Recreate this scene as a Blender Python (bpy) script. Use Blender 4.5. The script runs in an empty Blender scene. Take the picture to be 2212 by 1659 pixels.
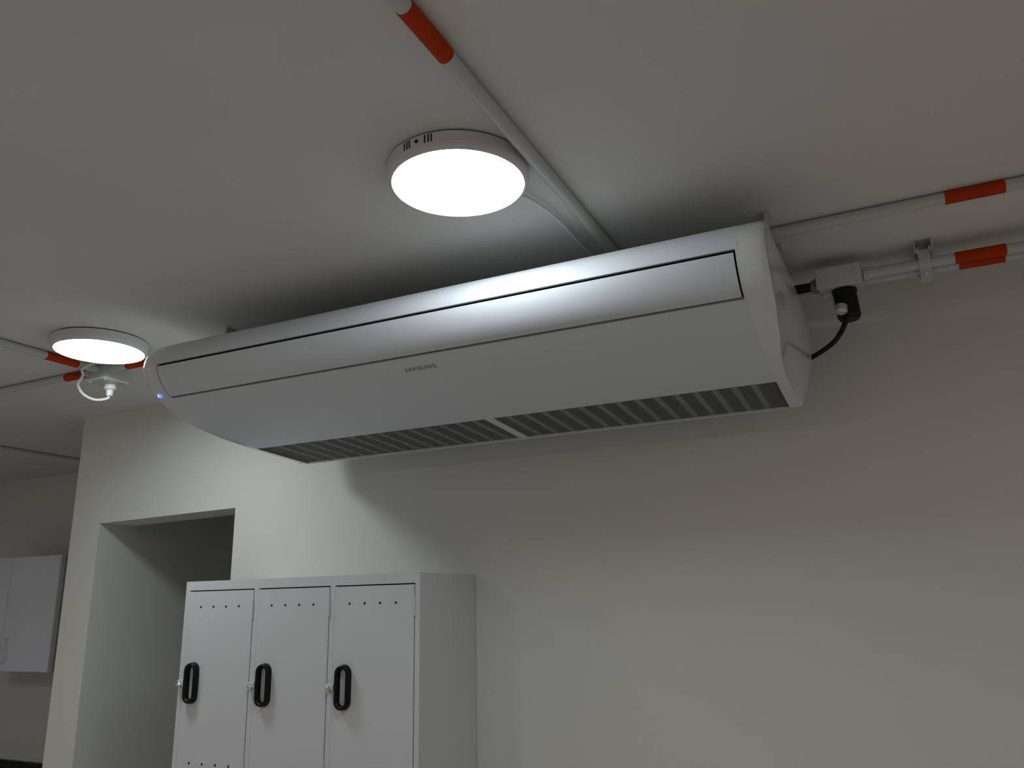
import bpy, bmesh, math
import numpy as np
from mathutils import Vector, Matrix

# ------------------------------------------------------------------ units
# Everything is laid out in "ceiling units": the ceiling is 1.0 above the camera.
S = 0.78            # metres per unit
EYE = 1.72          # camera height above the floor, metres
FLOOR = -EYE / S    # floor level in units
SC = bpy.context.scene
COL = SC.collection

K = 1.0             # nearer/farther factor used while placing the air conditioner
def W(x, y, z):
    return Vector((x * S * K, y * S * K, z * S * K + EYE))

# ------------------------------------------------------------------ camera
f_px, pitch, roll, yaw = 1710.4, 0.2668, -0.0231, 0.4397
cam_d = bpy.data.cameras.new('camera'); cam = bpy.data.objects.new('camera', cam_d)
COL.objects.link(cam); SC.camera = cam
cam_d.sensor_fit = 'HORIZONTAL'; cam_d.sensor_width = 36.0
cam_d.lens = f_px / 2212 * 36.0
cam_d.clip_start = 0.02; cam_d.clip_end = 60
fwd = Vector((-math.sin(yaw) * math.cos(pitch), math.cos(yaw) * math.cos(pitch), math.sin(pitch)))
r0 = Vector((math.cos(yaw), math.sin(yaw), 0)); u0 = r0.cross(fwd)
rt = r0 * math.cos(roll) + u0 * math.sin(roll); up = -r0 * math.sin(roll) + u0 * math.cos(roll)
M = Matrix((rt, up, -fwd)).transposed().to_4x4(); M.translation = W(0, 0, 0)
cam.matrix_world = M

# ------------------------------------------------------------------ world, lights, exposure
wd = bpy.data.worlds.new('world'); SC.world = wd; wd.use_nodes = True
wd.node_tree.nodes['Background'].inputs[0].default_value = (0.02, 0.02, 0.02, 1)
wd.node_tree.nodes['Background'].inputs[1].default_value = 0.0
SC.view_settings.view_transform = 'Standard'; SC.view_settings.look = 'None'
SC.view_settings.gamma = 1.0; SC.view_settings.use_curve_mapping = False
SC.view_settings.exposure = 0.0
LAMP_COL = (0.88, 0.97, 1.0)
LAMP_RAD = 21.0     # radiance of the lamps' diffusers
def unseen_disc_light(name, x, y, watts):
    d = bpy.data.lights.new(name, 'AREA'); d.shape = 'DISK'; d.size = 0.25
    d.energy = watts; d.color = (1.0, 0.965, 0.945)
    o = bpy.data.objects.new(name, d); o.location = W(x, y, 0.95); COL.objects.link(o)
# unseen lights out of frame: inferred ceiling lights, plus fill added at the right
unseen_disc_light('unseen_fill_light', -0.9, -1.4, 6.7)
unseen_disc_light('unseen_fill_light', -3.0, -1.4, 6.7)
unseen_disc_light('unseen_fill_light', 2.2, 0.2, 9.0)  # added at the right to brighten the air conditioner's end cap
unseen_disc_light('unseen_fill_light', -5.4, -0.6, 9.5)  # unseen, turned up to brighten the kitchen nook

# ------------------------------------------------------------------ materials
def mat(name, col, rough=0.5, metal=0.0, spec=0.5, coat=0.0, coat_r=0.1, var=0.0, scale=8.0, bump=0.0, bscale=120.0, emit=None):
    m = bpy.data.materials.new(name); m.use_nodes = True
    nt = m.node_tree; b = nt.nodes['Principled BSDF']
    b.inputs['Base Color'].default_value = (*col, 1); b.inputs['Roughness'].default_value = rough
    b.inputs['Metallic'].default_value = metal; b.inputs['Specular IOR Level'].default_value = spec
    b.inputs['Coat Weight'].default_value = coat; b.inputs['Coat Roughness'].default_value = coat_r
    tc = nt.nodes.new('ShaderNodeTexCoord')
    if var > 0:
        n = nt.nodes.new('ShaderNodeTexNoise'); n.inputs['Scale'].default_value = scale; n.inputs['Detail'].default_value = 4
        r = nt.nodes.new('ShaderNodeValToRGB')
        r.color_ramp.elements[0].position = 0.3; r.color_ramp.elements[1].position = 0.7
        r.color_ramp.elements[0].color = (*[c * (1 - var) for c in col], 1)
        r.color_ramp.elements[1].color = (*[min(1, c * (1 + var)) for c in col], 1)
        nt.links.new(tc.outputs['Object'], n.inputs['Vector']); nt.links.new(n.outputs['Fac'], r.inputs['Fac'])
        nt.links.new(r.outputs['Color'], b.inputs['Base Color'])
    if bump > 0:
        n = nt.nodes.new('ShaderNodeTexNoise'); n.inputs['Scale'].default_value = bscale; n.inputs['Detail'].default_value = 3
        bp = nt.nodes.new('ShaderNodeBump'); bp.inputs['Strength'].default_value = bump; bp.inputs['Distance'].default_value = 0.002
        nt.links.new(tc.outputs['Object'], n.inputs['Vector']); nt.links.new(n.outputs['Fac'], bp.inputs['Height'])
        nt.links.new(bp.outputs['Normal'], b.inputs['Normal'])
    if emit:
        b.inputs['Emission Color'].default_value = (*emit[0], 1); b.inputs['Emission Strength'].default_value = emit[1]
    return m

M_WALL = mat('wall_paint', (0.72, 0.72, 0.67), 0.6, spec=0.35, var=0.02, scale=2.5, bump=0.12, bscale=90)
M_CEIL = mat('ceiling_paint', (0.74, 0.73, 0.70), 0.7, spec=0.3, var=0.02, scale=2.0, bump=0.1, bscale=70)
M_FLOOR = mat('floor_tile', (0.62, 0.60, 0.57), 0.35, var=0.06, scale=3.0)
M_GROUT = mat('floor_grout', (0.25, 0.24, 0.22), 0.8)
M_AC = mat('appliance_plastic', (0.69, 0.715, 0.77), 0.55, spec=0.25, var=0.005, scale=4.0, coat=0.05, coat_r=0.1)
M_CAP = mat('appliance_cap_plastic', (0.74, 0.75, 0.76), 0.2, var=0.005, scale=4.0, coat=0.5, coat_r=0.05)
M_BLACKGAP = mat('dark_cavity', (0.01, 0.01, 0.01), 0.9, spec=0.1, var=0.1)
M_MESH = mat('filter_mesh', (0.09, 0.09, 0.09), 0.8, spec=0.2, var=0.3, scale=300)
M_GRILLE = mat('grille_plastic', (0.20, 0.205, 0.205), 0.45, var=0.01)
M_LOGO = mat('logo_grey_print', (0.22, 0.22, 0.24), 0.5, var=0.02)
M_LED = mat('indicator_blue', (0.10, 0.2, 0.8), 0.3, emit=((0.15, 0.3, 1.0), 0.9))
M_LEDW = mat('indicator_white', (0.6, 0.8, 1.0), 0.3, emit=((0.55, 0.75, 1.0), 1.6))
M_LAMPRIM = mat('lamp_rim', (0.74, 0.72, 0.74), 0.4, var=0.01)
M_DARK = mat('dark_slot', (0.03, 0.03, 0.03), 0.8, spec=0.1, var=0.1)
M_DIFF = mat('lamp_diffuser', (0.9, 0.9, 0.9), 0.5, emit=(LAMP_COL, LAMP_RAD))
M_DIFF2 = mat('lamp_diffuser_second', (0.9, 0.9, 0.9), 0.5, emit=(LAMP_COL, LAMP_RAD * 1.5))
M_PIPE = mat('conduit_white_paint', (0.57, 0.57, 0.54), 0.35, var=0.015, scale=30)
M_TAPE = mat('orange_tape', (0.50, 0.046, 0.006), 0.6, spec=0.1, var=0.06, scale=60, bump=0.1, bscale=200)
M_TAPE2 = mat('dark_red_tape', (0.16, 0.015, 0.012), 0.6, spec=0.3, var=0.06, scale=60)
M_CORD = mat('white_cord', (0.80, 0.80, 0.79), 0.4, var=0.01)
M_GLAND = mat('white_gland', (0.85, 0.85, 0.86), 0.4, var=0.01)
M_RUBBER = mat('black_rubber', (0.006, 0.006, 0.006), 0.5, spec=0.3, var=0.1)
M_BOXM = mat('box_metal', (0.62, 0.62, 0.66), 0.4, metal=0.0, var=0.03, scale=30)
M_ZINC = mat('zinc_metal', (0.66, 0.65, 0.62), 0.4, metal=0.5, var=0.15, scale=90, bump=0.2, bscale=300)
M_DKZ = mat('dark_zinc', (0.22, 0.22, 0.21), 0.5, metal=0.3, var=0.1, scale=60)
M_LOCK = mat('locker_enamel', (0.66, 0.66, 0.69), 0.45, var=0.01, scale=3, bump=0.05, bscale=200)
M_LOCKIN = mat('locker_inside_shade', (0.05, 0.05, 0.05), 0.8, spec=0.1, var=0.1)
M_HANDLE = mat('black_handle_plastic', (0.004, 0.004, 0.005), 0.4, spec=0.25, var=0.1)
M_CHROME = mat('chrome', (0.8, 0.8, 0.8), 0.15, metal=1.0, var=0.03)
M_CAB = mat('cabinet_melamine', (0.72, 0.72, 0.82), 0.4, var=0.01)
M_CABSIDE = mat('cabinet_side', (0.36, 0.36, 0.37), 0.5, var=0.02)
M_COUNTER = mat('black_granite', (0.02, 0.02, 0.022), 0.25, var=0.8, scale=60)

# ------------------------------------------------------------------ object helpers
def setp(o, label=None, cat=None, group=None, kind=None):
    if label: o['label'] = label
    if cat: o['category'] = cat
    if group: o['group'] = group
    if kind: o['kind'] = kind
    return o

def thing(name, p, label, cat, group=None):
    o = bpy.data.objects.new(name, None); o.empty_display_size = 0.05
    o.location = W(*p); COL.objects.link(o)
    return setp(o, label, cat, group)

class MB:
    """collects geometry in ceiling units"""
    def __init__(s): s.v = []; s.f = []; s.sm = []
    def add(s, vs, fs, smooth=False):
        k = len(s.v); s.v += [tuple(v) for v in vs]
        s.f += [tuple(i + k for i in f) for f in fs]; s.sm += [smooth] * len(fs); return s
    def box(s, x0, x1, y0, y1, z0, z1):
        vs = [(x, y, z) for z in (z0, z1) for y in (y0, y1) for x in (x0, x1)]
        return s.add(vs, [(0, 2, 3, 1), (4, 5, 7, 6), (0, 1, 5, 4), (2, 6, 7, 3), (0, 4, 6, 2), (1, 3, 7, 5)])
    def rings(s, rings, closed=True, caps=True, smooth=True, wrap=False):
        n = len(rings[0]); vs = [p for r in rings for p in r]; fs = []
        m = len(rings)
        for i in range(m - 1 if not wrap else m):
            a = i * n; b = ((i + 1) % m) * n
            for j in range(n if closed else n - 1):
                k = (j + 1) % n
                fs.append((a + j, a + k, b + k, b + j))
        s.add(vs, fs, smooth)
        if caps and closed and not wrap:
            s.add(list(rings[0]), [tuple(range(n))[::-1]]); s.add(list(rings[-1]), [tuple(range(n))])
        return s
    def lathe(s, c, axis, prof, n=48, caps=True, smooth=True):
        """prof: list of (radius, along-axis offset)"""
        a = Vector(axis).normalized(); t = Vector((0, 0, 1)) if abs(a.z) < 0.9 else Vector((1, 0, 0))
        e1 = a.cross(t).normalized(); e2 = a.cross(e1); c = Vector(c)
        for i in range(len(prof) - 1):      # separate bands keep edges crisp
            rs = [[c + a * h + (e1 * math.cos(2 * math.pi * k / n) + e2 * math.sin(2 * math.pi * k / n)) * r for k in range(n)] for r, h in prof[i:i + 2]]
            s.rings(rs, caps=False, smooth=smooth)
        if caps:
            for (r, h), rev in ((prof[0], 1), (prof[-1], 0)):
                if r > 1e-6:
                    vs = [c + a * h + (e1 * math.cos(2 * math.pi * k / n) + e2 * math.sin(2 * math.pi * k / n)) * r for k in range(n)]
                    s.add(vs, [tuple(range(n))[::-1] if rev else tuple(range(n))])
        return s
    def tube(s, pts, r, n=16, sub=6, caps=True):
        P = catmull(pts, sub) if len(pts) > 2 else [Vector(p) for p in pts]
        rs = []; t0 = (P[1] - P[0]).normalized(); ref = Vector((0, 0, 1)) if abs(t0.z) < 0.9 else Vector((1, 0, 0))
        e1 = t0.cross(ref).normalized()
        for i, p in enumerate(P):
            t = (P[min(i + 1, len(P) - 1)] - P[max(i - 1, 0)]).normalized()
            e1 = (e1 - t * e1.dot(t)).normalized(); e2 = t.cross(e1)
            rs.append([p + (e1 * math.cos(2 * math.pi * k / n) + e2 * math.sin(2 * math.pi * k / n)) * r for k in range(n)])
        return s.rings(rs, caps=caps)
    def build(s, name, m, parent=None, origin=None, bevel=0.0, label=None, bseg=2):
        off = parent.matrix_world.translation if False else None
        org = parent_world(parent) if parent else (W(*origin) if origin else Vector((0, 0, 0)))
        me = bpy.data.meshes.new(name)
        me.from_pydata([tuple(W(*v) - org) for v in s.v], [], s.f); me.update()
        me.polygons.foreach_set('use_smooth', s.sm)
        bm = bmesh.new(); bm.from_mesh(me)
        if bevel > 0:
            bmesh.ops.remove_doubles(bm, verts=bm.verts, dist=1e-6)
            ed = [e for e in bm.edges if len(e.link_faces) == 2 and e.calc_face_angle(0) > 0.6]
            bmesh.ops.bevel(bm, geom=ed, offset=bevel * S, segments=bseg, profile=0.6, affect='EDGES', clamp_overlap=True)
        bmesh.ops.recalc_face_normals(bm, faces=bm.faces)
        bm.to_mesh(me); bm.free()
        me.materials.append(m)
        o = bpy.data.objects.new(name, me); COL.objects.link(o)
        if parent: o.parent = parent
        else: o.location = org
        if label: o['label'] = label
        return o

def parent_world(p):
    t = Vector(p.location)
    while p.parent: p = p.parent; t += Vector(p.location)
    return t

def catmull(pts, sub=6):
    P = [Vector(p) for p in pts]; P = [2 * P[0] - P[1]] + P + [2 * P[-1] - P[-2]]; out = []
    for i in range(1, len(P) - 2):
        a, b, c, d = P[i - 1:i + 3]
        for k in range(sub):
            t = k / sub
            out.append(0.5 * ((2 * b) + (c - a) * t + (2 * a - 5 * b + 4 * c - d) * t * t + (-a + 3 * b - 3 * c + d) * t ** 3))
    out.append(P[-2]); return out

def resample(P, n):
    P = [Vector(p) for p in P]; d = [0]
    for a, b in zip(P, P[1:]): d.append(d[-1] + (b - a).length)
    out = []
    for i in range(n):
        t = d[-1] * i / (n - 1); k = 0
        while k < len(P) - 2 and d[k + 1] < t: k += 1
        u = (t - d[k]) / max(1e-9, d[k + 1] - d[k]); out.append(P[k].lerp(P[k + 1], min(1, max(0, u))))
    return out

def struct(name, mb, m, **k):
    o = mb.build(name, m, **k); o['kind'] = 'structure'; return o

# ------------------------------------------------------------------ the room
XL, XR, YN, YW = -7.0, 3.2, -3.2, 2.77       # left wall, right wall, wall behind camera, wall behind the appliance
YK, YP = 3.95, 4.45                          # kitchen nook wall, passage end wall
floor = struct('floor', MB().box(XL - .15, XR + .15, YN - .15, YP + .15, FLOOR - .1, FLOOR), M_GROUT)
struct('ceiling', MB().box(XL - .15, XR + .15, YN - .15, YP + .15, 1.0, 1.12), M_CEIL)
mb = MB()
oy0, oy1 = YW, 2.965
outline = [(-3.845, FLOOR), (-3.635, FLOOR), (-3.635, .424), (-2.728, .441), (-2.728, FLOOR), (XR, FLOOR), (XR, 1.0), (-3.845, 1.0)]
n = len(outline)
mb.add([(x, oy0, z) for x, z in outline] + [(x, oy1, z) for x, z in outline],
       [tuple(range(n)), tuple(range(n, 2 * n))[::-1]] + [(i, (i + 1) % n, n + (i + 1) % n, n + i) for i in range(n)])
struct('wall_back', mb, M_WALL)
struct('wall_partition', MB().box(-3.845, -3.635, oy1, YP, FLOOR, 1.0), M_WALL)
struct('wall_passage_right', MB().box(-1.9, -1.75, oy1, YP, FLOOR, 1.0), M_WALL)
struct('wall_passage_end', MB().box(-3.845, -1.75, YP, YP + .15, FLOOR, 1.0), M_WALL)
struct('wall_kitchen', MB().box(XL, -3.845, YK, YK + .15, FLOOR, 1.0), M_WALL)
struct('wall_left', MB().box(XL - .15, XL, YN, YK + .15, FLOOR, 1.0), M_WALL)
struct('wall_right', MB().box(XR, XR + .15, YN, oy1, FLOOR, 1.0), M_WALL)
struct('wall_front', MB().box(XL - .15, XR + .15, YN - .15, YN, FLOOR, 1.0), M_WALL)
tile_me = None; T = 0.6 / S                   # 60 cm floor tiles, each a piece of the floor
x = XL
while x < XR:
    y = YN
    while y < YP:
        w = min(T, XR - x) - .006; h = min(T, YP - y) - .006
        if w > .05 and h > .05:
            full = w > T - .01 and h > T - .01
            if full and tile_me:
                o = bpy.data.objects.new('tile', tile_me); COL.objects.link(o)
                o.location = W(x, y, FLOOR)
            else:
                o = MB().box(x, x + w, y, y + h, FLOOR, FLOOR + .004).build('tile', M_FLOOR, origin=(x, y, FLOOR))
                if full: tile_me = o.data
            lw = o.location.copy(); o.parent = floor; o.location = lw - floor.location
        y += T
    x += T

# ------------------------------------------------------------------ air conditioner
AX0, AX1 = -2.308, -0.262          # seams with the end caps
FX0, FX1 = -2.298, -0.272          # ends of the long flap
K = 0.94
ac = thing('air_conditioner', (-1.285, 2.4, .606), 'long white ceiling-hung air conditioner with curved underside and black-outlined flap', 'air conditioner')
front_pts = [(2.05, .944), (2.0, .942), (1.965, .932), (1.935, .910), (1.915, .880), (1.908, .848), (1.916, .812), (1.936, .778),
             (1.962, .752), (1.991, .7355), (2.04, .706), (2.10, .680), (2.18, .657), (2.28, .639), (2.36, .6295), (2.44, .622), (2.56, .6155), (2.755, .606)]
PR = catmull([(0, y, z) for y, z in front_pts], 8)
def i_near(y, z): return min(range(len(PR)), key=lambda i: (PR[i] - Vector((0, y, z))).length)
I_T, I_B, I_G = i_near(1.909, .842), i_near(1.991, .7355), i_near(2.44, .622)
def nrm(i):
    t = (PR[min(i + 1, len(PR) - 1)] - PR[max(i - 1, 0)]).normalized()
    return Vector((0, t.z, -t.y)) if True else None     # pointing out of the casing
def off(i, d):
    nn = nrm(i)
    if nn.y > 0 and nn.z > 0: nn = -nn
    return PR[i] + nn * d
chk = nrm(I_B)
SIGN = 1.0 if (chk.y < 0 or chk.z < 0) else -1.0
def off(i, d): return PR[i] + nrm(i) * d * SIGN
def slab(mb, i0, i1, x0, x1, th=.012, out=0.0):
    """curved shell following the casing's profile between two profile indices"""
    O = [off(i, out) for i in range(i0, i1 + 1)]; I = [off(i, out - th) for i in range(i0, i1 + 1)]
    m = len(O)
    def at(P, x): return [Vector((x, p.y, p.z)) for p in P]
    for P in (O, I):
        A, B = at(P, x0), at(P, x1); mb.add(A + B, [(k, k + 1, m + k + 1, m + k) for k in range(m - 1)], True)
    for x in (x0, x1):
        A, B = at(O, x), at(I, x); mb.add(A + B, [(k, k + 1, m + k + 1, m + k) for k in range(m - 1)], False)
    for k in (0, m - 1):
        mb.add([Vector((x0, O[k].y, O[k].z)), Vector((x1, O[k].y, O[k].z)), Vector((x1, I[k].y, I[k].z)), Vector((x0, I[k].y, I[k].z))], [(0, 1, 2, 3)])
    return mb
# shell: top plate, upper lip, lower cover, slim margins beside the flap
shell = MB(); slab(shell, 0, I_T, AX0, AX1); slab(shell, I_B, I_G, AX0, AX1)
slab(shell, I_T, I_B, AX0, FX0 - .004); slab(shell, I_T, I_B, FX1 + .004, AX1)
shell.box(AX0, AX1, 2.05, 2.755, .932, .944).box(AX0, AX1, 2.743, 2.755, .607, .932)
shell.box(AX0, AX1, 2.742, 2.757, .6035, .614)
shell.build('casing', M_AC, ac)
fl = MB(); slab(fl, I_T + 2, I_B - 2, FX0 + .001, FX1 - .001, th=.004, out=.001)
# trim the flap so that an even dark gap shows above and below it
fl.build('air_flap', M_AC, ac)
cav = MB(); slab(cav, I_T - 2, I_B + 2, AX0 + .002, AX1 - .002, th=.01, out=-.022)
cav.build('air_outlet', M_BLACKGAP, ac)
# intake grille: filter mesh, long fine slats, cross ribs and four broad bars
GX0, GX1 = -2.285, -0.270
gy0, gz0, gy1, gz1 = 2.44, .622, 2.742, .6068
def gz(y): return gz0 + (gz1 - gz0) * (y - gy0) / (gy1 - gy0)
g = MB()
g.add([(GX0, gy0, gz(gy0) + .03), (GX1, gy0, gz(gy0) + .03), (GX1, gy1, gz(gy1) + .03), (GX0, gy1, gz(gy1) + .03)], [(0, 1, 2, 3)])
for xa, xb in ((AX0, GX0), (GX1, AX1)):
    g.add([(xa, gy0, gz(gy0)), (xb, gy0, gz(gy0)), (xb, gy1, gz(gy1)), (xa, gy1, gz(gy1)),
           (xa, gy0, gz(gy0) + .03), (xb, gy0, gz(gy0) + .03), (xb, gy1, gz(gy1) + .03), (xa, gy1, gz(gy1) + .03)],
          [(0, 1, 2, 3), (4, 5, 6, 7), (0, 4, 7, 3), (1, 5, 6, 2), (0, 1, 5, 4), (3, 2, 6, 7)])
gril = g.build('intake_grille', M_MESH, ac, label='dark slotted intake grille')
sl = MB(); ns = 15
for k in range(ns):
    y = gy0 + (gy1 - gy0) * (k + .5) / ns; z = gz(y)
    sl.box(GX0, GX1, y - .0028, y + .0028, z + .0005, z + .020)
o = sl.build('slat', M_GRILLE, gril); o['kind'] = 'stuff'
def rib(x, w, m=M_AC):
    r = MB(); h = w / 2; d = .0035 if w < .03 else 0.0
    r.add([(x - h, gy0, gz(gy0) + d), (x + h, gy0, gz(gy0) + d), (x + h, gy1, gz(gy1) + d), (x - h, gy1, gz(gy1) + d),
           (x - h, gy0, gz(gy0) + .022), (x + h, gy0, gz(gy0) + .022), (x + h, gy1, gz(gy1) + .022), (x - h, gy1, gz(gy1) + .022)],
          [(0, 1, 2, 3), (4, 5, 6, 7), (0, 4, 7, 3), (1, 5, 6, 2), (0, 1, 5, 4), (3, 2, 6, 7)])
    return r.build('grille_rib', m, gril)
broad = [-1.2425, -.574, -.902, -1.583, -1.923]
rib(broad[0], .034)
for b in broad[1:]: rib(b, .020)
edges = [GX0] + sorted(broad) + [GX1]
for a, b in zip(edges, edges[1:]):
    for k in range(1, 5):
        # narrow cross rib
        rib(a + (b - a) * k / 5, .019)
# end caps
def cap(sgn):
    c = -1.285
    def X(x): return x if sgn > 0 else 2 * c - x
    N = 72
    seam = resample([(X(AX1), p.y, p.z) for p in PR], N)
    # the cap keeps the casing's section and ends in a slightly tucked-in, crisp edge
    zx = [(.60, -.229), (.628, -.228), (.665, -.208), (.717, -.197), (.77, -.194), (.862, -.195), (.95, -.195)]
    def endx(z): return float(np.interp(z, [a for a, b in zx], [b for a, b in zx]))
    cr = [Vector((X(endx(p.z)), p.y, p.z)) for p in seam]
    mb = MB()
    rows = []
    cen = Vector((0, 2.4, .80))
    def tuck(p, d):
        v = Vector((0, cen.y - p.y, cen.z - p.z)).normalized() * d
        return Vector((p.x, p.y + v.y, p.z + v.z))
    for t, d in ((0, 0), (.25, 0), (.5, .0), (.7, .0008), (.82, .0022), (.92, .0045), (1.0, .0075)):
        rows.append([tuck(a.lerp(b, t), d if k not in (0, N - 1) else 0) for k, (a, b) in enumerate(zip(seam, cr))])
    cr = rows[-1]
    mb.rings(rows, closed=False, caps=False, smooth=True)
    chain = [(-.195, 2.05, .941), (-.190, 2.25, .941), (-.183, 2.50, .941), (-.178, 2.74, .941), (-.1765, 2.757, .931), (-.1712, 2.757, .871), (-.1713, 2.757, .805),
             (-.1777, 2.757, .748), (-.193, 2.757, .689), (-.209, 2.757, .644), (-.226, 2.757, .607)]
    # one smooth bulged surface through the end face's outline
    pts = chain + [(-.196, 1.995, .930), (-.204, 2.035, .826), (-.210, 2.165, .772), (-.219, 2.305, .700), (-.227, 2.40, .640), (-.228, 2.62, .609)]
    q = lambda y, z: [1, y, z, y * y, y * z, z * z]
    co = np.linalg.lstsq(np.array([q(p[1], p[2]) for p in pts]), np.array([p[0] for p in pts]), rcond=None)[0]
    fx = lambda y, z: float(np.dot(co, q(y, z)))
    ch = resample([(X(p[0]), p[1], p[2]) for p in chain], N)
    rows = []
    for t in (0, .06, .2, .4, .6, .8, .94, 1.0):
        row = []
        for a, b in zip(cr, ch):
            p = a.lerp(b, t); w = min(1, t / .2)
            p.x = p.x * (1 - w) + X(fx(p.y, p.z)) * w
            row.append(p)
        rows.append(row)
    mb.rings(rows, closed=False, caps=False, smooth=True)
    ch = rows[-1]
    # back and top closures
    s0, s1 = X(AX1), 0
    top = [(s0, 2.05, .944), (s0, 2.757, .944)]
    mb.add([Vector(top[0]), Vector((X(-.195), 2.05, .941)), Vector((X(-.178), 2.757, .941)), Vector(top[1])], [(0, 1, 2, 3)])
    back = [Vector(p) for p in [(X(q[0]), q[1], q[2]) for q in chain[3:]]]
    mb.add([Vector((s0, 2.757, .944))] + back + [Vector((s0, 2.757, .606))], [tuple(range(len(back) + 2))])
    return mb.build('end_cap', M_CAP, ac)
capR = cap(1); capL = cap(-1)
# dark hairline between casing and caps
for x in (AX0, AX1):
    m_ = MB(); slab(m_, 0, len(PR) - 1, x - .0012, x + .0012, th=.01, out=-.0004); m_.build('seam', M_GRILLE, ac)
# indicator
ind = MB().lathe((-2.343, 1.972, .748), (-.35, -.8, -.5), [(.011, -.004), (.011, .003), (.009, .006)], 20).build('indicator_light', M_LED, ac, label='small glowing blue indicator light')
MB().lathe((-2.343, 1.972, .748), (-.35, -.8, -.5), [(.004, .0), (.004, .0075)], 12).build('lamp_dot', M_LEDW, ind)
# maker's lettering on the lower cover
tc = bpy.data.curves.new('brand_lettering', 'FONT'); tc.body = 'SAMSUNG'; tc.size = .022 * S * K; tc.extrude = .0004
tc.align_x = 'CENTER'; tc.align_y = 'CENTER'; tc.space_character = 1.15
to = bpy.data.objects.new('brand_lettering', tc); COL.objects.link(to)
dg = bpy.context.evaluated_depsgraph_get(); me = bpy.data.meshes.new_from_object(to.evaluated_get(dg))
bpy.data.objects.remove(to)
lx = max(v.co.x for v in me.vertices) - min(v.co.x for v in me.vertices)
me.transform(Matrix.Diagonal((.112 * S * K / lx, 1, 1, 1)))
me.materials.clear(); me.materials.append(M_LOGO)
lo = bpy.data.objects.new('brand_lettering', me); COL.objects.link(lo)
iL = i_near(2.035, .709); p = off(iL, .0006); tn = (PR[iL - 1] - PR[iL + 1]).normalized(); nn = nrm(iL) * SIGN
R = Matrix((Vector((1, 0, 0)), tn, nn)).transposed().to_4x4()
R.translation = W(-1.272, p.y, p.z) - ac.location
lo.parent = ac; lo.matrix_local = R; lo['label'] = 'grey maker lettering'
# hangers between casing and ceiling
CT = 1 / K - .0006
for x, y in ((-.2165, 2.19), (-2.275, 2.19), (-.2165, 2.44), (-2.275, 2.44)):
    h = MB().box(x - .002, x + .008, y, y + .05, .943, CT - .003).box(x - .006, x + .014, y - .002, y + .052, CT - .003, CT)
    h.build('hanging_bracket', M_ZINC, ac, label='metal hanging bracket')

K = 1.0
# ------------------------------------------------------------------ round ceiling lights
def ceiling_light(cx, cy, label, diff, vent_ang=None):
    t = thing('ceiling_light', (cx, cy, 1.0), label, 'ceiling light', 'round surface-mounted ceiling lights')
    RO, RI = .169, .1565
    MB().lathe((cx, cy, 1.0), (0, 0, -1), [(RO - .004, .0005), (RO - .004, .004)], 72, smooth=True).build('shadow_gap_ring', M_DARK, t, label='dark shadow gap ring')  # dark-coloured ring stands in for the shade between housing and ceiling
    MB().lathe((cx, cy, 1.0), (0, 0, -1), [(.02, .0045), (RO, .0045), (RO, .030), (RO - .002, .038), (RO - .007, .0435), (RI + .001, .045), (RI, .0435), (RI, .034)], 96, caps=False).build('housing', M_LAMPRIM, t)
    MB().lathe((cx, cy, 1.0), (0, 0, -1), [(RI, .034), (RI, .0430), (RI - .004, .0455), (RI - .012, .0465), (.0005, .047)], 96, caps=False).build('diffuser', diff, t, label='glowing white diffuser')
    if vent_ang is not None:
        for da in (-12, -9.2, -6.8, 7.4, 10.3, 12.7):
            a = vent_ang + math.radians(da); c, s_ = math.cos(a), math.sin(a); tx, ty = -s_, c
            m_ = MB(); w = .0016
            q = [(cx + c * r + tx * w * e, cy + s_ * r + ty * w * e, z) for z in (.9935 - .001, .973) for (r, e) in ((RO - .002, -1), (RO - .002, 1), (RO + .0008, 1), (RO + .0008, -1))]
            m_.add(q, [(0, 1, 2, 3), (4, 5, 6, 7), (0, 1, 5, 4), (1, 2, 6, 5), (2, 3, 7, 6), (3, 0, 4, 7)]).build('vent_slot', M_DARK, t)
        a = vent_ang
        MB().lathe((cx + math.cos(a) * (RO - .002), cy + math.sin(a) * (RO - .002), .983), (math.cos(a), math.sin(a), 0), [(.0045, 0), (.0045, .003)], 16).build('screw_hole', M_DARK, t)
    return t
L1 = ceiling_light(-.826, 1.482, 'larger lit round white ceiling light above the middle of the air conditioner', M_DIFF, math.radians(-94))
L2 = ceiling_light(-2.662, 1.945, 'smaller-looking lit round white ceiling light left of the air conditioner, cord looping below', M_DIFF2)
MB().tube([(-.742, 1.622, .985), (-.7241, 1.6727, .985), (-.716, 1.713, .985), (-.7055, 1.797, .985), (-.704, 1.93, .985), (-.701, 2.07, .985), (-.700, 2.145, .985)], .0045, 10).build('power_cord', M_CORD, L1)

# ------------------------------------------------------------------ conduits
PRD = .016
ZP = 1 - PRD
def conduit(a, b, label, bands=(), r=PRD, ends=()):
    a = Vector(a); b = Vector(b); d = (b - a).normalized()
    base = (a + b) / 2
    t = thing('conduit', (base.x, base.y, base.z), label, 'conduit', 'white electrical conduits')
    MB().lathe(a, d, [(r, 0), (r, (b - a).length)], 24).build('pipe', M_PIPE, t)
    for s0, s1 in bands:
        MB().lathe(a, d, [(r + .0004, s0), (r + .0016, s0 + .001), (r + .0016, s1 - .001), (r + .0004, s1)], 24).build('marking_band', M_TAPE, t, label='orange marking band')
    for s0 in ends:
        MB().lathe(a, d, [(r, s0), (r + .004, s0 + .002), (r + .004, s0 + .022), (r + .002, s0 + .024), (r + .002, s0 + .04), (r, s0 + .041)], 24).build('connector', M_PIPE, t)
    return t
conduit((-.637, -3.15, ZP), (-.637, 2.13, ZP), 'white conduit on the ceiling running past the larger light towards the camera, orange band', [(.955 + 3.15, 1.098 + 3.15)])
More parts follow.
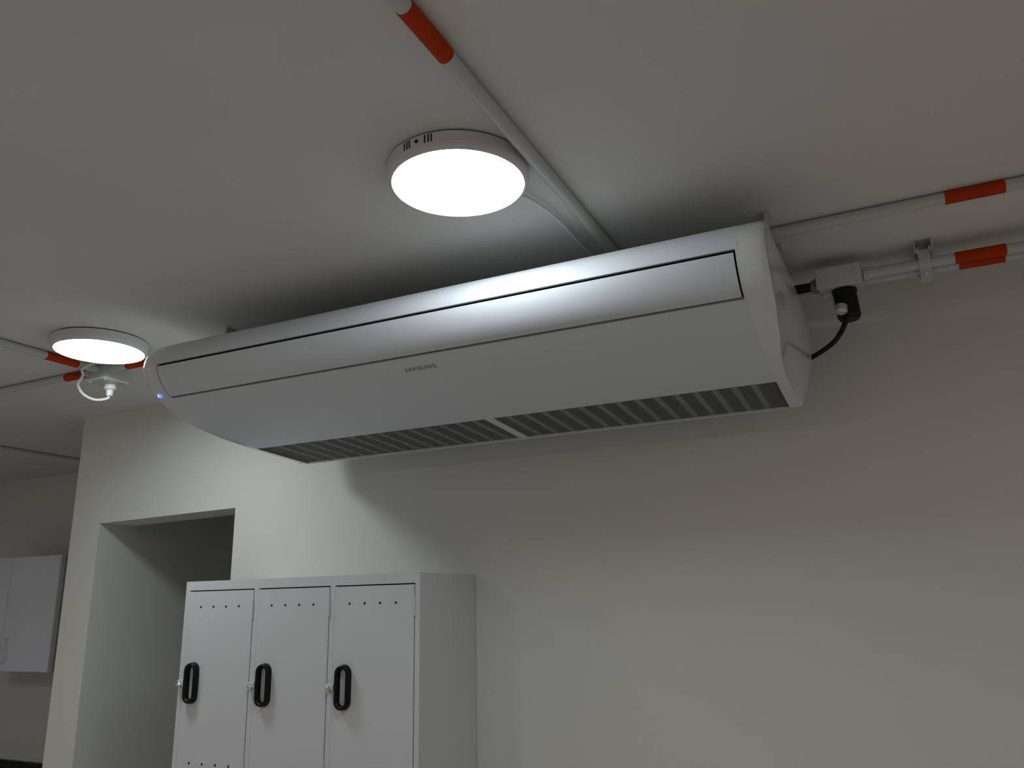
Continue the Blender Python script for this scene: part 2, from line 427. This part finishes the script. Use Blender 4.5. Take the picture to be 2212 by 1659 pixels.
conduit((-2.899, 2.18, ZP), (3.18, 2.165, ZP), 'upper white conduit on the ceiling running right from behind the air conditioner, orange band', [(.10, .235), (.262 + 2.87, .398 + 2.87)], ends=(0.001,))
conduit((-6.9, 2.18, ZP), (-3.009, 2.18, ZP), 'white conduit on the ceiling running left out of the frame from the small junction box', [(3.72, 3.85)])
conduit((-2.955, -3.15, ZP), (-2.955, 2.154, ZP), 'white conduit on the ceiling passing left of the smaller light, orange band', [(1.925 + 3.15, 2.065 + 3.15)])
conduit((-4.945, 0.5, 1 - .01), (-4.945, 3.9, 1 - .01), 'thin conduit on the far left ceiling in front of the kitchen nook', r=.010)
YA, ZA, YB, ZB = 2.500, .938, 2.5355, .931
cA = conduit((.0165, YA, ZA), (3.18, YA, ZA), 'lower white conduit by the right wall, leaving the grey box, orange band', [(.250, .380)], ends=(.001,))
cB = conduit((-.6, YB, ZB), (3.18, YB, ZB), 'white conduit tucked behind the lower one along the right wall', [(.245 + .632, .363 + .632)])
# loose tail of tape under the left tee
tt = MB().add([(-3.055, 2.12, .957), (-2.99, 2.105, .972), (-3.03, 2.138, .962), (-3.055, 2.12, .960), (-2.99, 2.105, .975), (-3.03, 2.138, .965)], [(0, 1, 2), (3, 5, 4), (0, 3, 4, 1), (1, 4, 5, 2), (2, 5, 3, 0)])
setp(tt.build('tape_strip', M_TAPE2, origin=(-3.02, 2.12, .957)), 'dark red scrap of tape between the two orange bands left of the small junction box', 'tape')

# small square junction box under the smaller light
jb = thing('junction_box', (-2.955, 2.185, 1.0), 'small white junction box below the smaller light with a round cable gland', 'junction box')
MB().box(-3.008, -2.900, 2.155, 2.265, .945, .9995).build('box_body', M_PIPE, jb, bevel=.008)
MB().box(-3.014, -2.894, 2.15, 2.27, .936, .9445).build('cover', M_PIPE, jb, bevel=.003)
for x, y in ((-3.000, 2.165), (-2.908, 2.165)):
    MB().lathe((x, y, .936), (0, 0, -1), [(.007, 0), (.006, .004)], 16).build('screw', M_ZINC, jb)
gx, gy = -2.960, 2.232
MB().lathe((gx, gy, .936), (0, 0, -1), [(.024, 0), (.024, .022), (.0215, .024), (.015, .028), (.013, .05), (.010, .052)], 24).build('cable_gland', M_GLAND, jb)
MB().tube([(gx, gy, .884), (gx - .01, gy - .005, .872), (gx - .05, gy - .03, .868), (gx - .085, gy - .06, .890), (gx - .085, gy - .09, .925),
           (-2.99, 2.12, .952), (-2.93, 2.075, .965), (-2.80, 2.06, .975)], .0058, 12).build('power_cord', M_CORD, L2)

# ------------------------------------------------------------------ box, gland and cable at the right end
bx = thing('conduit_box', (-.045, 2.5, .87), 'pale grey rectangular conduit box on the wall side right of the air conditioner', 'junction box')
MB().box(-.111, .016, 2.462, 2.548, .899, .958).build('box_body', M_PIPE, bx, bevel=.006)
MB().box(-.115, .012, 2.452, 2.4615, .897, .962).build('cover_plate', M_BOXM, bx, bevel=.0015)
MB().lathe((-.085, 2.515, .899), (0, 0, -1), [(.024, 0), (.024, .012), (.018, .018)], 24).build('hub', M_PIPE, bx)
MB().lathe((-.111, 2.50, .925), (-1, 0, 0), [(.024, 0), (.024, .010), (.020, .011), (.020, .022)], 24).build('connector', M_DKZ, bx, label='grey ring connector')
pg = MB().lathe((-.041, 2.505, .899), (.06, 0.0, -1), [(.037, 0), (.037, .010), (.034, .013), (.034, .086), (.027, .098)], 28)
pgo = pg.build('cable_fitting', M_RUBBER, bx, label='black cable fitting under the box')
MB().lathe((-.054, 2.472, .838), (-.10, -.30, -1), [(.018, 0), (.018, .020), (.010, .026)], 20).build('hub_ring', M_ZINC, pgo, label='grey metal ring')
fc = MB().tube([(-.134, 2.50, .925), (-.25, 2.50, .925), (-.52, 2.50, .925)], .0148, 20)
setp(fc.build('flexible_conduit', M_RUBBER, origin=(-.3, 2.5, .925)), 'short black flexible conduit from the pale grey box to the air conditioner', 'flexible conduit')
cb = MB().tube([(-.0400, 2.478, .805), (-.0473, 2.480, .792), (-.0614, 2.49, .768), (-.0872, 2.52, .7459), (-.1211, 2.56, .7356), (-.163, 2.606, .730), (-.20, 2.612, .728), (-.26, 2.612, .74)], .0078, 12)
setp(cb.build('power_cable', M_RUBBER, origin=(-.1, 2.55, .74)), 'black cable curving from the black fitting down to the right end of the air conditioner', 'cable')

# strut channel with pipe clamp
st = thing('strut_clamp', (.2, 2.5, 1.0), 'metal strut channel and pipe clamp holding the lower conduits at right', 'pipe clamp')
c = MB(); sx, sw, sh, th = .188, .024, .034, .003
c.box(sx - sw, sx + sw, 2.455, 2.72, 1 - th, .9999).box(sx - sw, sx - sw + th, 2.455, 2.72, 1 - sh, 1 - th).box(sx + sw - th, sx + sw, 2.455, 2.72, 1 - sh, 1 - th)
c.box(sx - sw + th, sx - sw + .011, 2.455, 2.72, 1 - sh, 1 - sh + th).box(sx + sw - .011, sx + sw - th, 2.455, 2.72, 1 - sh, 1 - sh + th)
c.box(sx - sw + .008, sx - sw + .011, 2.455, 2.72, 1 - sh + th, 1 - sh + .009).box(sx + sw - .011, sx + sw - .008, 2.455, 2.72, 1 - sh + th, 1 - sh + .009)
c.build('channel', M_ZINC, st)
def strap(mb, y0, y1, z0, ztop, w=.016):
    path = []
    rr = PRD + .003; cyl = (y0 + y1) / 2
    path = [Vector((sx, YA - rr - .001, .975)), Vector((sx, YA - rr - .001, ZA + .002))]
    for k in range(0, 9):
        a = math.pi + k / 8 * math.pi * .45
        path.append(Vector((sx, YA + rr * math.cos(a), ZA + rr * math.sin(a))))
    path += [Vector((sx, YA + .002, .905)), Vector((sx, YA + .006, .890))]
    n = len(path); vs = [p + Vector((dx, 0, 0)) for p in path for dx in (-w, w)]
    vs += [p + Vector((dx, .0025, 0)) for p in path for dx in (-w, w)]
    fs = []
    for k in range(n - 1):
        a = 2 * k; b = 2 * n + 2 * k
        fs += [(a, a + 1, a + 3, a + 2), (b, b + 2, b + 3, b + 1), (a, a + 2, b + 2, b), (a + 1, b + 1, b + 3, a + 3)]
    return mb.add(vs, fs)
strap(MB(), 0, 0, 0, 0).build('clamp_strap', M_PIPE, st)
MB().box(sx - .016, sx + .016, YB + .018, YB + .021, .90, .965).box(sx - .016, sx + .016, YA + .006, YB + .021, .898, .901).build('rear_strap', M_PIPE, st)
MB().lathe((sx, YA - .001, .905), (0, -1, -.2), [(.0075, 0), (.0075, .006), (.004, .007)], 6).build('bolt', M_ZINC, st)

# ------------------------------------------------------------------ lockers
LX0, LX1, LY, LT = -2.562, -1.478, 2.37, .100
lk = thing('locker', (-2.02, 2.57, FLOOR + .005), 'light grey metal locker with three columns of doors and black handles', 'locker')
cols = [(-2.541, -2.2085), (-2.187, -1.8535), (-1.8335, -1.4965)]
pitch_z = .722
tiers = [(.0655 - k * pitch_z, .0655 - k * pitch_z - .686) for k in range(3)]
body = MB()
def frame_z():
    z = LT; out = []
    for zt, zb in tiers: out.append((z, zt)); z = zb
    out.append((z, FLOOR + .09)); return out
for z1, z0 in frame_z(): body.box(LX0, LX1, LY, LY + .012, z0, z1)
xs = [LX0] + [v for c_ in cols for v in c_] + [LX1]
for k in range(0, len(xs), 2):
    for zt, zb in tiers: body.box(xs[k], xs[k + 1], LY, LY + .012, zb, zt)
th = .008
body.box(LX0, LX0 + th, LY + .012, 2.765, FLOOR + .09, LT).box(LX1 - th, LX1, LY + .012, 2.765, FLOOR + .09, LT)
body.box(LX0 + th, LX1 - th, LY + .012, 2.765, LT - th, LT).box(LX0 + th, LX1 - th, 2.757, 2.765, FLOOR + .09, LT - th)
body.box(LX0 + .01, LX1 - .01, LY + .03, 2.76, FLOOR + .005, FLOOR + .095)
body.build('body', M_LOCK, lk)
MB().box(LX0 + .012, LX1 - .012, LY + .016, LY + .02, FLOOR + .1, LT - .012).build('inner_shade_panel', M_LOCKIN, lk)  # near-black sheet stands in for the unlit interior seen through the door gaps
def stadium(cx, cz, w, h, n=10):
    r = w / 2; pts = []
    for k in range(n + 1):
        a = math.pi * k / n; pts.append((cx + r * math.cos(a), cz + h / 2 - r + r * math.sin(a)))
    for k in range(n + 1):
        a = math.pi + math.pi * k / n; pts.append((cx + r * math.cos(a), cz - h / 2 + r + r * math.sin(a)))
    return pts
def make_door(x0, x1, zt, zb, wide_latch):
    gL, gR, gT, gB = .002, .0035, .0045, .003
    d = MB().box(x0 + gL, x1 - gR, LY - .0015, LY + .010, zb + gB, zt - gT).build('door', M_LOCK, lk)
    hx, hz = x0 + .0535, zt - .341
    # handle: hollow black oval cup standing proud of the door
    m_ = MB(); O = stadium(hx, hz, .056, .146); I = stadium(hx + .001, hz, .036, .122); Ob = stadium(hx, hz, .060, .150)
    I2 = stadium(hx + .001, hz, .038, .126)
    yb, yf = LY - .0015, LY - .024
    rings = [[(x, yb, z) for x, z in Ob], [(x, yf + .006, z) for x, z in O], [(x, yf, z) for x, z in stadium(hx, hz, .052, .142)],
             [(x, yf + .001, z) for x, z in I2], [(x, yb, z) for x, z in I]]
    m_.rings(rings, caps=False); m_.build('handle', M_HANDLE, d)
    # vent holes
    for zz in (zt - .0635, zb + .065):
        for k in range(4):
            MB().lathe((x0 + .0665 + k * .0645, LY - .0012, zz), (0, -1, 0), [(.0046, 0), (.0046, .0006)], 12).build('vent_hole', M_DARK, d)
    for za, zb_ in ((zt - .042, zt - .108), (zb + .108, zb + .042)):
        MB().lathe((x1 - .003, LY - .002, za), (0, 0, -1), [(.0035, 0), (.0035, za - zb_)], 10).build('hinge', M_LOCK, d)
    return d
for ci, (x0, x1) in enumerate(cols):
    for zt, zb in tiers:
        d = make_door(x0, x1, zt, zb, 0)
        lx_, lz = x0 - .006, zt - .343
        la = MB().box(lx_ - .012, lx_ + .018, LY - .010, LY - .001, lz - .010, lz + .012).build('latch_plate', M_LOCK, d, bevel=.002)
        MB().lathe((lx_, LY - .009, lz - .004), (0, -1, 0), [(.010, 0), (.010, .006), (.006, .012), (.0045, .0125)], 16).build('latch_knob', M_CHROME, la, label='chrome latch knob')

# ------------------------------------------------------------------ kitchen nook
CX1, CYF, CZ0, CZ1 = -4.928, 3.50, -.370, .354
wc = thing('wall_cabinet', (-5.41, 3.72, CZ0), 'white wall cabinet with a bar handle at the far left', 'cabinet')
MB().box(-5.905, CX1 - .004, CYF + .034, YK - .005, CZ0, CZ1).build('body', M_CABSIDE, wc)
MB().box(-5.905, CX1, CYF + .024, CYF + .034, CZ0 - .004, CZ1).build('edge_strip', M_CORD, wc, label='bright edge strip')
for x0, x1, hx in ((-5.409, CX1 + .004, -5.352), (-5.905, -5.413, -5.47)):
    d = MB().box(x0, x1, CYF, CYF + .019, CZ0, CZ1).build('door', M_CAB, wc, bevel=.001)
    h = MB().tube([(hx, CYF - .03, -.155), (hx, CYF - .03, -.335)], .006, 12).build('handle', M_CHROME, d)
    for z in (-.175, -.315):
        MB().lathe((hx, CYF, z), (0, -1, 0), [(.0055, 0), (.0055, .03)], 10).build('handle_post', M_CHROME, d)
kc = thing('kitchen_counter', (-5.4, 3.6, FLOOR + .006), 'kitchen counter with black stone worktop and upstand in the nook at lower left', 'counter')
MB().box(-6.95, -3.86, 3.22, YK - .006, -1.13, -1.09).box(-6.95, -3.86, YK - .03, YK - .006, -1.09, -1.0).build('worktop', M_COUNTER, kc, bevel=.003)
MB().box(-6.94, -3.87, 3.30, YK - .004, FLOOR + .10, -1.131).box(-6.94, -3.87, 3.36, YK - .004, FLOOR + .006, FLOOR + .10).build('base_cabinet', M_CAB, kc)
for k in range(5):
    x0 = -6.93 + k * .614
    d = MB().box(x0, x0 + .604, 3.28, 3.2995, FLOOR + .11, -1.14).build('door', M_CAB, kc, bevel=.002)
    MB().tube([(x0 + .1, 3.255, -1.2), (x0 + .1, 3.255, -1.38)], .006, 12).build('handle', M_CHROME, d)
